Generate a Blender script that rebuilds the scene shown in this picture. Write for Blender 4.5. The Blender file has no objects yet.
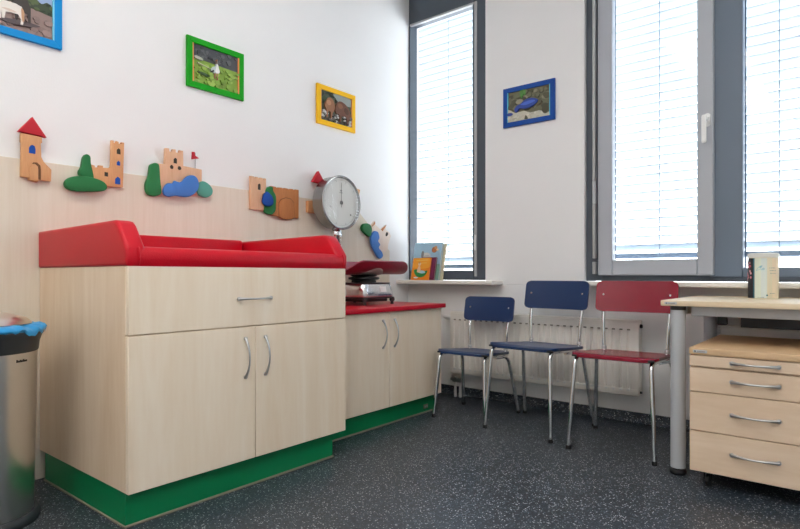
import bpy, bmesh, math, random
from mathutils import Vector, Matrix
random.seed(4)
PI = math.pi
SC = bpy.context.scene
COL = SC.collection

# ------------------------------------------------------------------ materials
def lin(h):
    h = h.lstrip('#')
    v = [int(h[i:i+2], 16)/255 for i in (0, 2, 4)]
    return tuple(c/12.92 if c <= .04045 else ((c+.055)/1.055)**2.4 for c in v) + (1,)

def new_mat(name):
    m = bpy.data.materials.new(name); m.use_nodes = True
    nt = m.node_tree
    b = nt.nodes['Principled BSDF']
    return m, nt, b

def plain(name, h, rough=.5, metal=0., bump=0., bscale=200., coat=0., var=0., spec=.5):
    m, nt, b = new_mat(name)
    c = lin(h)
    b.inputs['Roughness'].default_value = rough
    b.inputs['Metallic'].default_value = metal
    b.inputs['Coat Weight'].default_value = coat
    b.inputs['Coat Roughness'].default_value = .12
    b.inputs['Specular IOR Level'].default_value = spec
    tc = nt.nodes.new('ShaderNodeTexCoord')
    n = nt.nodes.new('ShaderNodeTexNoise'); n.inputs['Scale'].default_value = 6; n.inputs['Detail'].default_value = 4
    nt.links.new(tc.outputs['Object'], n.inputs['Vector'])
    mx = nt.nodes.new('ShaderNodeMix'); mx.data_type = 'RGBA'
    k = var or .03
    mx.inputs['A'].default_value = tuple(x*(1-k) for x in c[:3]) + (1,)
    mx.inputs['B'].default_value = tuple(min(1, x*(1+k)) for x in c[:3]) + (1,)
    nt.links.new(n.outputs['Fac'], mx.inputs['Factor'])
    nt.links.new(mx.outputs['Result'], b.inputs['Base Color'])
    if bump:
        n2 = nt.nodes.new('ShaderNodeTexNoise'); n2.inputs['Scale'].default_value = bscale; n2.inputs['Detail'].default_value = 3
        nt.links.new(tc.outputs['Object'], n2.inputs['Vector'])
        bp = nt.nodes.new('ShaderNodeBump'); bp.inputs['Strength'].default_value = bump; bp.inputs['Distance'].default_value = .002
        nt.links.new(n2.outputs['Fac'], bp.inputs['Height'])
        nt.links.new(bp.outputs['Normal'], b.inputs['Normal'])
    return m

def wood(name, h1, h2, scale=(26, 26, 1.3), rough=.42, fine=.35):
    m, nt, b = new_mat(name)
    tc = nt.nodes.new('ShaderNodeTexCoord')
    mp = nt.nodes.new('ShaderNodeMapping'); mp.inputs['Scale'].default_value = scale
    nt.links.new(tc.outputs['Object'], mp.inputs['Vector'])
    n1 = nt.nodes.new('ShaderNodeTexNoise'); n1.inputs['Scale'].default_value = .55; n1.inputs['Detail'].default_value = 6
    n1.inputs['Roughness'].default_value = .6; n1.inputs['Distortion'].default_value = 1.1
    nt.links.new(mp.outputs['Vector'], n1.inputs['Vector'])
    mp2 = nt.nodes.new('ShaderNodeMapping'); mp2.inputs['Scale'].default_value = tuple(s*5 for s in scale)
    nt.links.new(tc.outputs['Object'], mp2.inputs['Vector'])
    n2 = nt.nodes.new('ShaderNodeTexNoise'); n2.inputs['Scale'].default_value = 1; n2.inputs['Detail'].default_value = 3
    nt.links.new(mp2.outputs['Vector'], n2.inputs['Vector'])
    ad = nt.nodes.new('ShaderNodeMix'); ad.data_type = 'FLOAT'; ad.inputs['Factor'].default_value = fine
    nt.links.new(n1.outputs['Fac'], ad.inputs['A']); nt.links.new(n2.outputs['Fac'], ad.inputs['B'])
    cr = nt.nodes.new('ShaderNodeValToRGB')
    cr.color_ramp.elements[0].position = .3; cr.color_ramp.elements[0].color = lin(h2)
    cr.color_ramp.elements[1].position = .66; cr.color_ramp.elements[1].color = lin(h1)
    nt.links.new(ad.outputs['Result'], cr.inputs['Fac'])
    nt.links.new(cr.outputs['Color'], b.inputs['Base Color'])
    b.inputs['Roughness'].default_value = rough
    return m

def vinyl_floor(name):
    m, nt, b = new_mat(name)
    tc = nt.nodes.new('ShaderNodeTexCoord')
    def flecks(scale, thr, pick):
        mp = nt.nodes.new('ShaderNodeMapping'); mp.inputs['Scale'].default_value = (scale, scale, scale)
        nt.links.new(tc.outputs['Object'], mp.inputs['Vector'])
        wn = nt.nodes.new('ShaderNodeTexNoise'); wn.inputs['Scale'].default_value = 1.7; wn.inputs['Detail'].default_value = 1
        nt.links.new(mp.outputs['Vector'], wn.inputs['Vector'])
        va = nt.nodes.new('ShaderNodeVectorMath'); va.operation = 'ADD'
        nt.links.new(mp.outputs['Vector'], va.inputs[0]); nt.links.new(wn.outputs['Color'], va.inputs[1])
        v = nt.nodes.new('ShaderNodeTexVoronoi'); v.inputs['Scale'].default_value = 1
        nt.links.new(va.outputs['Vector'], v.inputs['Vector'])
        lt = nt.nodes.new('ShaderNodeMath'); lt.operation = 'LESS_THAN'; lt.inputs[1].default_value = thr
        nt.links.new(v.outputs['Distance'], lt.inputs[0])
        sp = nt.nodes.new('ShaderNodeSeparateColor'); nt.links.new(v.outputs['Color'], sp.inputs['Color'])
        gt = nt.nodes.new('ShaderNodeMath'); gt.operation = 'GREATER_THAN'; gt.inputs[1].default_value = pick
        nt.links.new(sp.outputs['Red'], gt.inputs[0])
        mu = nt.nodes.new('ShaderNodeMath'); mu.operation = 'MULTIPLY'
        nt.links.new(lt.outputs[0], mu.inputs[0]); nt.links.new(gt.outputs[0], mu.inputs[1])
        return mu.outputs[0]
    n = nt.nodes.new('ShaderNodeTexNoise'); n.inputs['Scale'].default_value = 60; n.inputs['Detail'].default_value = 5
    nt.links.new(tc.outputs['Object'], n.inputs['Vector'])
    cr = nt.nodes.new('ShaderNodeValToRGB')
    cr.color_ramp.elements[0].position = .35; cr.color_ramp.elements[0].color = lin('#1e262f')
    cr.color_ramp.elements[1].position = .7; cr.color_ramp.elements[1].color = lin('#333d48')
    nt.links.new(n.outputs['Fac'], cr.inputs['Fac'])
    col = cr.outputs['Color']
    for (sc_, thr, pick, h) in ((130, .45, .70, '#475460'), (150, .42, .78, '#161c23'), (150, .34, .87, '#8f989e'), (190, .42, .89, '#d0d5d7')):
        mx = nt.nodes.new('ShaderNodeMix'); mx.data_type = 'RGBA'
        nt.links.new(flecks(sc_, thr, pick), mx.inputs['Factor'])
        nt.links.new(col, mx.inputs['A']); mx.inputs['B'].default_value = lin(h)
        col = mx.outputs['Result']
    nt.links.new(col, b.inputs['Base Color'])
    b.inputs['Roughness'].default_value = .36
    b.inputs['Specular IOR Level'].default_value = .5
    return m

def plaster(name, h):
    return plain(name, h, rough=.9, bump=.25, bscale=140, var=.012, spec=.2)

def glass_mat(name, r0=.02):
    m = bpy.data.materials.new(name); m.use_nodes = True; nt = m.node_tree
    for n in list(nt.nodes): nt.nodes.remove(n)
    o = nt.nodes.new('ShaderNodeOutputMaterial')
    t = nt.nodes.new('ShaderNodeBsdfTransparent'); t.inputs['Color'].default_value = (.97, .985, .99, 1)
    g = nt.nodes.new('ShaderNodeBsdfGlossy'); g.inputs['Roughness'].default_value = .02
    lw = nt.nodes.new('ShaderNodeLayerWeight')
    pw = nt.nodes.new('ShaderNodeMath'); pw.operation = 'POWER'; pw.inputs[1].default_value = 5
    nt.links.new(lw.outputs['Facing'], pw.inputs[0])
    f = nt.nodes.new('ShaderNodeMath'); f.operation = 'MULTIPLY_ADD'; f.inputs[1].default_value = .9; f.inputs[2].default_value = r0
    nt.links.new(pw.outputs[0], f.inputs[0])
    mx = nt.nodes.new('ShaderNodeMixShader')
    nt.links.new(f.outputs[0], mx.inputs[0]); nt.links.new(t.outputs[0], mx.inputs[1]); nt.links.new(g.outputs[0], mx.inputs[2])
    nt.links.new(mx.outputs[0], o.inputs['Surface'])
    return m

def slat_mat(name, k=.35):
    m = bpy.data.materials.new(name); m.use_nodes = True; nt = m.node_tree
    for n in list(nt.nodes): nt.nodes.remove(n)
    o = nt.nodes.new('ShaderNodeOutputMaterial')
    d = nt.nodes.new('ShaderNodeBsdfDiffuse'); d.inputs['Color'].default_value = (.74, .78, .82, 1)
    t = nt.nodes.new('ShaderNodeBsdfTranslucent'); t.inputs['Color'].default_value = (.62, .68, .74, 1)
    mx = nt.nodes.new('ShaderNodeMixShader'); mx.inputs[0].default_value = k
    nt.links.new(d.outputs[0], mx.inputs[1]); nt.links.new(t.outputs[0], mx.inputs[2])
    nt.links.new(mx.outputs[0], o.inputs['Surface'])
    return m

def emis(name, h, s):
    m, nt, b = new_mat(name)
    b.inputs['Base Color'].default_value = lin(h)
    b.inputs['Emission Color'].default_value = lin(h)
    b.inputs['Emission Strength'].default_value = s
    return m

def brushed(name, h, rough=.3, aniso=.0, zs=.6):
    m, nt, b = new_mat(name)
    b.inputs['Base Color'].default_value = lin(h); b.inputs['Metallic'].default_value = 1
    tc = nt.nodes.new('ShaderNodeTexCoord')
    mp = nt.nodes.new('ShaderNodeMapping'); mp.inputs['Scale'].default_value = (3, 3, 500*zs)
    nt.links.new(tc.outputs['Object'], mp.inputs['Vector'])
    n = nt.nodes.new('ShaderNodeTexNoise'); n.inputs['Scale'].default_value = 1.; n.inputs['Detail'].default_value = 2
    nt.links.new(mp.outputs['Vector'], n.inputs['Vector'])
    mr = nt.nodes.new('ShaderNodeMapRange'); mr.inputs['To Min'].default_value = rough*.92; mr.inputs['To Max'].default_value = rough*1.08
    nt.links.new(n.outputs['Fac'], mr.inputs['Value']); nt.links.new(mr.outputs['Result'], b.inputs['Roughness'])
    return m

M = {}
M['wall'] = plaster('white wall plaster', '#f1f1f1')
M['ceiling'] = plaster('white ceiling paint', '#f3f3f1')
M['floor'] = vinyl_floor('speckled blue grey vinyl')
M['maple'] = wood('maple veneer front', '#f9ead5', '#eed8bb', scale=(11, 11, 1.0), fine=.22)
M['maple_side'] = wood('maple veneer side', '#efd9bf', '#ddc09e', scale=(12, 12, 1.0), fine=.25)
M['maple_panel'] = wood('maple veneer wall panel', '#e8dece', '#ded1bd', scale=(20, 20, 1.0))
M['beech_top'] = wood('beech desk laminate', '#ead9bd', '#e0c9a6', scale=(1.2, 22, 22))
M['beech'] = wood('beech drawer laminate', '#ead3ba', '#dec3a5', scale=(2.2, 14, 14))
M['toy_wood'] = wood('toy beech wood', '#e0aa78', '#cf9260', scale=(40, 40, 4), rough=.55)
M['toy_wood_pale'] = wood('toy pale wood', '#e6bc9a', '#d8a680', scale=(40, 40, 4), rough=.55)
M['toy_wood_dark'] = wood('toy dark wood', '#c8834a', '#b26c36', scale=(40, 40, 4), rough=.55)
M['toy_wood_white'] = wood('toy whitish wood', '#efe0d2', '#e4d0bd', scale=(40, 40, 4), rough=.55)
M['red_vinyl'] = plain('red upholstery vinyl', '#c60420', rough=.36, bump=.6, bscale=220, var=.06, spec=.3)
M['red_counter'] = plain('red counter laminate', '#cb0c27', rough=.3, spec=.35)
M['green'] = plain('green plinth laminate', '#00834f', rough=.4)
M['strip'] = plain('grey sealing strip', '#8b8676', rough=.6)
M['chrome'] = plain('polished chrome', '#d9dbdd', rough=.1, metal=1)
M['chrome_soft'] = plain('satin chrome housing', '#dcdddf', rough=.2, metal=1)
M['satin'] = plain('satin nickel', '#c2c2c3', rough=.28, metal=1)
M['alu'] = plain('silver grey lacquered steel', '#bcc0c5', rough=.4, metal=.1)
M['steel'] = brushed('brushed stainless steel', '#e0dedb', .29, zs=.7)
M['steel_scale'] = brushed('brushed dial steel', '#aeacab', .22, zs=.3)
M['navy'] = plain('navy lacquered plywood', '#1d3762', rough=.3, spec=.4)
M['maroon'] = plain('dark red lacquered plywood', '#8e122c', rough=.26, spec=.45)
M['ply_edge'] = plain('plywood edge', '#a98a68', rough=.6)
M['black'] = plain('black plastic', '#1b1b1d', rough=.4)
M['bin_rim'] = plain('anthracite plastic', '#33393f', rough=.42)
M['bag'] = plain('light blue bin bag film', '#2f9fe0', rough=.3, bump=.6, bscale=60)
M['rad'] = plain('radiator enamel', '#f1ede6', rough=.35)
M['rad_slot'] = plain('radiator slot shade', '#857f76', rough=.8)
M['white_plastic'] = plain('white plastic', '#e9e9e8', rough=.35)
M['sill'] = plain('white window board', '#ebe7e1', rough=.35)
M['frame_dark'] = plain('anthracite window frame', '#4b545e', rough=.45)
M['frame_blue'] = plain('blue grey mullion', '#6a7787', rough=.5)
M['sash'] = plain('light grey casement', '#afb3bb', rough=.4)
M['bead'] = plain('pale glazing bead', '#b4b6b8', rough=.4)
M['glass'] = glass_mat('window glass')
M['dial_glass'] = glass_mat('domed dial glass', .055)
M['saddle'] = plain('light grey cast saddle', '#b9b4b0', rough=.45)
M['slat'] = slat_mat('white blind slat')
M['cord'] = plain('blind cord', '#9fb0c2', rough=.7)
M['rail'] = plain('blind bottom rail', '#8fa3bb', rough=.5)
M['tray'] = plain('maroon scale tray', '#8d2038', rough=.35)
M['dialface'] = plain('dial paper', '#e9e8e3', rough=.5)
M['dialmark'] = plain('dial print', '#6f6d69', rough=.6)
M['dark_brown'] = plain('dark brown bakelite', '#2c2022', rough=.3)
M['toy_red'] = plain('toy red paint', '#c22734', rough=.55, spec=.25)
M['toy_green'] = plain('toy green paint', '#2c7a46', rough=.55, spec=.25)
M['toy_teal'] = plain('toy teal paint', '#5aa695', rough=.55, spec=.25)
M['toy_blue'] = plain('toy blue paint', '#4a80cc', rough=.5, spec=.25)
M['toy_blue_deep'] = plain('toy deep blue paint', '#1c4da6', rough=.5, spec=.25)
M['toy_dark'] = plain('toy dark hole', '#3a3228', rough=.8)
M['wire'] = plain('thin wire', '#9a9a9a', rough=.4, metal=1)
M['f_cyan'] = plain('bright blue picture frame', '#0c8fd8', rough=.45, spec=.25)
M['f_green'] = plain('green picture frame', '#0e9f12', rough=.45, spec=.25)
M['f_yellow'] = plain('yellow picture frame', '#fbc31a', rough=.45, spec=.25)
M['f_blue'] = plain('royal blue picture frame', '#124a9e', rough=.45, spec=.25)
_flat = {}
def flat(h, rough=.45):
    k = (h, rough)
    if k not in _flat: _flat[k] = plain('print ink '+h.lstrip('#'), h, rough=rough, var=.06)
    return _flat[k]

# ------------------------------------------------------------------ mesh builder
class MB:
    def __init__(self):
        self.bm = bmesh.new(); self.mats = []
    def mi(self, m):
        if m not in self.mats: self.mats.append(m)
        return self.mats.index(m)
    def _merge(self, tmp, m):
        i = self.mi(m) if m else 0
        bmesh.ops.recalc_face_normals(tmp, faces=tmp.faces)
        for f in tmp.faces: f.material_index = i
        me = bpy.data.meshes.new('tmp'); tmp.to_mesh(me); tmp.free()
        self.bm.from_mesh(me); bpy.data.meshes.remove(me)
    def box(self, a, b, bev=0., seg=2, m=None, edges=None):
        t = bmesh.new()
        bmesh.ops.create_cube(t, size=1)
        for v in t.verts:
            v.co = Vector([(a[i]+b[i])/2 + v.co[i]*(b[i]-a[i]) for i in range(3)])
        if bev: bmesh.ops.bevel(t, geom=t.edges[:], offset=bev, segments=seg, affect='EDGES', profile=.5)
        self._merge(t, m); return self
    def prism(self, poly, fn, d0, d1, bev=0., seg=2, m=None):
        # poly: list of (u, v); fn(u, v, d) -> xyz
        t = bmesh.new()
        A = [t.verts.new(fn(u, v, d0)) for u, v in poly]
        B = [t.verts.new(fn(u, v, d1)) for u, v in poly]
        fa = t.faces.new(A); fb = t.faces.new(B[::-1])
        n = len(poly)
        for i in range(n): t.faces.new((A[i], B[i], B[(i+1) % n], A[(i+1) % n]))
        bmesh.ops.recalc_face_normals(t, faces=t.faces)
        if bev:
            es = [e for e in t.edges if (e in fa.edges or e in fb.edges)]
            bmesh.ops.bevel(t, geom=es, offset=bev, segments=seg, affect='EDGES', profile=.5, clamp_overlap=True)
        ng = [f for f in t.faces if len(f.verts) > 4]
        bmesh.ops.triangulate(t, faces=ng)
        self._merge(t, m); return self
    def tube(self, pts, r, n=12, m=None, fillet=0., cap=True):
        pts = [Vector(p) for p in pts]
        if fillet: pts = round_path(pts, fillet)
        t = bmesh.new(); rings = []
        rr = r if isinstance(r, (list, tuple)) else [r]*len(pts)
        T = [(pts[min(i+1, len(pts)-1)]-pts[max(i-1, 0)]).normalized() for i in range(len(pts))]
        up = Vector((0, 0, 1)) if abs(T[0].z) < .9 else Vector((1, 0, 0))
        N = (up - T[0]*up.dot(T[0])).normalized()
        for i, p in enumerate(pts):
            N = (N - T[i]*N.dot(T[i])).normalized(); B = T[i].cross(N)
            rings.append([t.verts.new(p + (N*math.cos(2*PI*k/n) + B*math.sin(2*PI*k/n))*rr[i]) for k in range(n)])
        for i in range(len(pts)-1):
            for k in range(n):
                t.faces.new((rings[i][k], rings[i][(k+1) % n], rings[i+1][(k+1) % n], rings[i+1][k]))
        if cap: t.faces.new(rings[0][::-1]); t.faces.new(rings[-1])
        self._merge(t, m); return self
    def lathe(self, prof, c, n=40, axis='z', m=None, sx=1., sy=1.):
        t = bmesh.new(); rings = []
        def mk(r, h, a):
            u, v = r*math.cos(a)*sx, r*math.sin(a)*sy
            if axis == 'z': return (c[0]+u, c[1]+v, c[2]+h)
            if axis == 'x': return (c[0]+h, c[1]+u, c[2]+v)
            return (c[0]+u, c[1]+h, c[2]+v)
        for r, h in prof:
            if r < 1e-6: rings.append([t.verts.new(mk(0, h, 0))])
            else: rings.append([t.verts.new(mk(r, h, 2*PI*k/n)) for k in range(n)])
        for a, b in zip(rings, rings[1:]):
            for k in range(n):
                k2 = (k+1) % n
                if len(a) == 1 and len(b) == 1: continue
                if len(a) == 1: t.faces.new((a[0], b[k], b[k2]))
                elif len(b) == 1: t.faces.new((a[k], a[k2], b[0]))
                else: t.faces.new((a[k], a[k2], b[k2], b[k]))
        self._merge(t, m); return self
    def sheet(self, nx, ny, top, thick, m=None, closed=True):
        # top(i/nx, j/ny) -> (Vector point, Vector normal); slab of given thickness below it
        t = bmesh.new()
        G = [[top(i/nx, j/ny) for j in range(ny+1)] for i in range(nx+1)]
        A = [[t.verts.new(p) for p, q in row] for row in G]
        B = [[t.verts.new(p - q*thick) for p, q in row] for row in G]
        for i in range(nx):
            for j in range(ny):
                t.faces.new((A[i][j], A[i+1][j], A[i+1][j+1], A[i][j+1]))
                t.faces.new((B[i][j], B[i][j+1], B[i+1][j+1], B[i+1][j]))
        for i in range(nx):
            t.faces.new((A[i][0], B[i][0], B[i+1][0], A[i+1][0])); t.faces.new((A[i][ny], A[i+1][ny], B[i+1][ny], B[i][ny]))
        for j in range(ny):
            t.faces.new((A[0][j], A[0][j+1], B[0][j+1], B[0][j])); t.faces.new((A[nx][j], B[nx][j], B[nx][j+1], A[nx][j+1]))
        self._merge(t, m); return self
    def build(self, name, mat=None, parent=None, angle=38, origin=None):
        me = bpy.data.meshes.new(name)
        ms = self.mats or [mat]
        o_par = WORLD.get(parent.name, Vector()) if parent else None
        if parent: off = o_par
        elif origin is not None: off = Vector(origin)
        else:
            xs = [v.co for v in self.bm.verts]
            lo = [min(v[i] for v in xs) for i in range(3)]; hi = [max(v[i] for v in xs) for i in range(3)]
            off = Vector(((lo[0]+hi[0])/2, (lo[1]+hi[1])/2, lo[2]))
        for v in self.bm.verts: v.co -= off
        for f in self.bm.faces: f.smooth = True
        self.bm.to_mesh(me); self.bm.free()
        for q in ms: me.materials.append(q if q else mat)
        me.set_sharp_from_angle(angle=math.radians(angle))
        o = bpy.data.objects.new(name, me); COL.objects.link(o)
        if parent: o.parent = parent
        else: o.location = off
        WORLD[o.name] = Vector(off)
        return o
WORLD = {}

def round_path(pts, r, n=7):
    out = [pts[0]]
    for i in range(1, len(pts)-1):
        a, b, c = pts[i-1], pts[i], pts[i+1]
        u, v = (a-b), (c-b)
        d = min(r, u.length*.49, v.length*.49)
        p, q = b+u.normalized()*d, b+v.normalized()*d
        for k in range(n+1):
            t = k/n
            out.append(p*(1-t)**2 + b*2*t*(1-t) + q*t*t)
    out.append(pts[-1]); return out

def rounded_poly(w, h, r, n=6, cx=0, cy=0):
    out = []
    for sx, sy, a0 in ((1, 1, 0), (-1, 1, 90), (-1, -1, 180), (1, -1, 270)):
        for k in range(n+1):
            a = math.radians(a0+90*k/n)
            out.append((cx+sx*(w/2-r)+r*math.cos(a), cy+sy*(h/2-r)+r*math.sin(a)))
    return out

def smooth_poly(p, n=4):
    out = []; L = len(p)
    for i in range(L):
        p0, p1, p2, p3 = [Vector(p[(i+k) % L]) for k in (-1, 0, 1, 2)]
        for k in range(n):
            t = k/n
            q = .5*((2*p1)+(p2-p0)*t+(2*p0-5*p1+4*p2-p3)*t*t+(-p0+3*p1-3*p2+p3)*t**3)
            out.append((q.x, q.y))
    return out

def tag(o, label, cat, group=None):
    o['label'] = label; o['category'] = cat
    if group: o['group'] = group
    return o
def thing(name, loc, label, cat, group=None, rz=0):
    o = bpy.data.objects.new(name, None); COL.objects.link(o)
    o.empty_display_size = .1
    o.location = loc; o.rotation_euler = (0, 0, rz)
    WORLD[o.name] = Vector(loc)
    return tag(o, label, cat, group)
def struct(o):
    o['kind'] = 'structure'; return o
YZ = lambda u, v, d: (d, u, v)     # outline on a wall facing +x
XZ = lambda u, v, d: (u, d, v)     # outline on a wall facing -y
XY = lambda u, v, d: (u, v, d)

# ------------------------------------------------------------------ the room
RX, RY, RZ = 4.3, -5.3, 3.12
b = MB(); b.box((-.2, RY-.2, -.1), (RX+.2, .2, 0)); struct(b.build('floor', M['floor'], origin=(0, 0, 0)))
b = MB(); b.box((-.2, RY-.2, RZ), (RX+.2, .2, RZ+.1)); struct(b.build('ceiling', M['ceiling'], origin=(0, 0, RZ)))
b = MB(); b.box((-.2, RY-.2, 0), (0, .2, RZ)); struct(b.build('wall_left', M['wall'], origin=(0, 0, 0)))
b = MB(); b.box((RX, RY-.2, 0), (RX+.2, .2, RZ)); struct(b.build('wall_right', M['wall'], origin=(0, 0, 0)))
b = MB(); b.box((0, RY-.2, 0), (RX, RY, RZ)); struct(b.build('wall_rear', M['wall'], origin=(0, 0, 0)))
# window wall with two openings
W1 = (.0, .672, .785, 2.98); W2 = (1.366, 3.62, .785, 2.98)
b = MB()
b.box((0, 0, 0), (RX, .2, .785))
b.box((0, 0, 2.98), (RX, .2, RZ))
b.box((W1[1], 0, .785), (W2[0], .2, 2.98), bev=.004, seg=1)
b.box((W2[1], 0, .785), (RX, .2, 2.98))
struct(b.build('wall_back', M['wall'], origin=(0, 0, 0)))
# coved vinyl skirting
b = MB()
prof = [(0, 0), (-.022, 0), (-.014, .006), (-.009, .016), (-.007, .058), (-.003, .06), (0, .06)]
b.prism([(p[0]-.0005, p[1]+.0005) for p in prof], lambda u, v, d: (d, u, v), .022, RX-.01)
struct(b.build('baseboard_back', M['floor'], origin=(0, 0, 0)))

def frame_bars(b, x0, x1, z0, z1, y0, y1, wl, wr, wb, wt, m, bev=.003):
    b.box((x0, y0, z0), (x0+wl, y1, z1), bev, 1, m)
    b.box((x1-wr, y0, z0), (x1, y1, z1), bev, 1, m)
    b.box((x0+wl-.002, y0, z0), (x1-wr+.002, y1, z0+wb), bev, 1, m)
    b.box((x0+wl-.002, y0, z1-wt), (x1-wr+.002, y1, z1), bev, 1, m)

def lip(b, x0, x1, y, za, zb):
    q = bmesh.new()
    q.faces.new([q.verts.new(p) for p in ((x0, y, za), (x1, y, za), (x1, y, zb), (x0, y, zb))])
    b._merge(q, M['slat_lip'])
def blind(win, x0, x1, z0, z1, y, n_cord):
    b = MB(); p = .052; z = z0+.05
    while z < z1-.02:
        # slightly arched slat, tilted
        def top(s, t, z=z):
            x = x0 + (x1-x0)*s
            a = (t-.5)
            dy = a*.056; dz = -a*.030 + .004*(1-4*a*a)
            return Vector((x, y+dy, z+dz)), Vector((0, .4, .9)).normalized()
        b.sheet(1, 4, top, .0008, m=M['slat'])
        lip(b, x0, x1, y-.0285, z+.0115, z+.0185)
        z += p
    b.build('blind_slats', M['slat'], win)
    b = MB()
    for k in range(n_cord):
        cx = x0 + (x1-x0)*((k+.5)/n_cord)
        zz = z0
        b.tube([(cx, y-.03, z0), (cx, y-.03, z1)], .0022, 6)
        b.tube([(cx, y+.03, z0), (cx, y+.03, z1)], .0016, 6)
    b.build('blind_cord', M['cord'], win)
    b = MB(); b.box((x0, y-.035, z0-.016), (x1, y+.035, z0+.014), .004, 1)
    b.build('blind_bottom_rail', M['rail'], win)
    for xx in (x0+.040, x1-.050):
        b = MB(); b.box((xx, y-.047, z0-.1), (xx+.010, y-.037, z1), .002, 1)
        b.build('blind_guide_rail', M['guide'], win)

M['slat_lip'] = slat_mat('blind slat edge seal', .24)
M['guide'] = plain('blind guide', '#45596b', rough=.5)
# window 1: the tall narrow one in the corner
w = bpy.data.objects.new('window_1', None); COL.objects.link(w); w.location = (.34, .06, .8); WORLD['window_1'] = Vector(w.location); struct(w)
b = MB(); frame_bars(b, .0015, .671, .8135, 2.979, .004, .095, .012, .104, .069, .228, M['frame_dark'])
b.build('window_frame', M['frame_dark'], w)
b = MB()
b.box((.586, -.004, .84), (.606, .026, 2.752), .003, 1)
b.build('glazing_bead', M['bead'], w)
b = MB(); b.box((.014, -.002, 2.738), (.586, .026, 2.752), .003, 1)
b.build('glazing_bead', M['bead'], w)
b = MB(); b.box((.590, -.012, 1.02), (.604, -.003, 1.13), .003, 1); b.build('hinge', M['white_plastic'], w)
b = MB(); b.box((.01, .060, .875), (.58, .064, 2.76)); b.build('pane', M['glass'], w)
blind(w, -.055, .62, .915, 2.95, .155, 1)

# window 2: opening casement, thick mullion, fixed panes
w = bpy.data.objects.new('window_2', None); COL.objects.link(w); w.location = (2.4, .06, .8); WORLD['window_2'] = Vector(w.location); struct(w)
b = MB()
frame_bars(b, 1.3665, 3.619, .8135, 2.979, .030, .095, .100, .10, .060, .12, M['frame_dark'])
b.build('window_frame', M['frame_dark'], w)
b = MB()
b.box((2.045, .018, .84), (2.198, .094, 2.9), .003, 1)
b.build('mullion', M['frame_blue'], w)
b = MB(); b.box((2.88, .018, .84), (3.02, .094, 2.9), .003, 1); b.build('mullion', M['frame_blue'], w)
b = MB(); b.box((2.199, .022, .84), (2.879, .094, .888), .003, 1); b.build('transom', M['frame_blue'], w)
sash = MB(); frame_bars(sash, 1.452, 2.068, .848, 2.86, -.012, .05, .085, .079, .090, .08, M['sash'], .006)
sash = sash.build('casement', M['sash'], w)
for (za, zb) in ((.95, 1.279), (1.421, 2.9), (.856, .93)):
    b = MB(); b.box((1.412, .006, za), (1.432, .034, zb), .003, 1); b.build('hinge_rod', M['bead'], w)
b = MB(); b.box((1.411, .008, 1.28), (1.433, .034, 1.42), .003, 1); b.build('hinge', M['alu'], w)
b = MB(); b.box((1.52, .018, .93), (2.0, .022, 2.79)); b.build('pane', M['glass'], w)
b = MB(); b.box((2.20, .060, .89), (2.90, .064, 2.9)); b.build('pane', M['glass'], w)
b = MB(); b.box((3.01, .060, .87), (3.53, .064, 2.9)); b.build('pane', M['glass'], w)
b = MB()
b.prism(rounded_poly(.030, .072, .014, 6, 2.040, 1.675), XZ, -.012, -.022, .003)
b.tube([(2.040, -.02, 1.680), (2.040, -.052, 1.680)], .010, 12)
b.prism(rounded_poly(.024, .150, .010, 6, 2.031, 1.622), XZ, -.046, -.062, .005)
b.build('window_handle', M['white_plastic'], w)
blind(w, 1.468, 2.06, .965, 2.95, .155, 1)
for (a0, a1) in ((2.152, 2.93), (2.985, 3.6)):
    blind(w, a0, a1, .962, 2.95, .155, 2)

def sill(name, x0, x1):
    b = MB(); b.box((x0, -.15, .785), (x1, .026, .8125), .006, 2)
    return struct(b.build(name, M['sill']))
sill('trim_1', .001, .812)
sill('trim_2', 1.40, 3.66)

# maple panel behind the counters, chamfered at its window end
b = MB()
b.prism([(-4.0, .001), (-4.0, 1.323), (-.622, 1.323), (-.243, 1.025), (-.243, .001)], YZ, .0008, .02, .0015, 1)
struct(b.build('trim_3', M['maple_panel'], origin=(0, 0, 0)))

# unseen ceiling fill lights, added to brighten the room
def added_fill_light(x, y, label):
    t = thing('added_fill_light', (x, y, RZ-.06), label, 'fill_lamp', 'added ceiling fill lights')
    b = MB(); frame_bars(b, x-.32, x+.32, 0, 1.3, 0, .06, .02, .02, .02, .02, M['white_plastic'])
    for v in b.bm.verts:
        vx, vy, vz = v.co; v.co = Vector((vx, y-.65+vz, RZ-.062+vy))
    b.build('frame', M['white_plastic'], t)
    b = MB(); b.box((x-.31, y-.64, RZ-.05), (x+.31, y+.64, RZ-.02)); b.build('diffuser', M['fill_lamp'], t)
M['fill_lamp'] = emis('lamp diffuser', '#fffaf4', 7.3)  # glow of the added fill lights
added_fill_light(1.5, -2.9, 'added rectangular ceiling fill light nearest the changing table')
added_fill_light(3.0, -2.9, 'added rectangular ceiling fill light above the desk side')
added_fill_light(1.5, -4.6, 'added rectangular ceiling fill light at the rear left')
added_fill_light(3.0, -4.6, 'added rectangular ceiling fill light at the rear right')

# ------------------------------------------------------------------ handles
def bow_handle(b, p0, p1, out, r=.0046, bow=.028):
    # tapered bow between two points; out = outward unit vector
    p0, p1, out = Vector(p0), Vector(p1), Vector(out)
    pts, rr = [], []
    n = 16
    d = (p1-p0)
    a = p0 + out*.0005
    for k in range(n+1):
        t = k/n
        h = bow*math.sin(PI*t)**.8
        pts.append(p0 + d*t + out*(h+.0035)); rr.append(r*(1.25-.55*math.sin(PI*t)))
    b.tube(pts, rr, 10)
    b.tube([p0-out*.001, p0+out*.007], r*1.5, 10)
    b.tube([p1-out*.001, p1+out*.007], r*1.5, 10)
    return b

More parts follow.
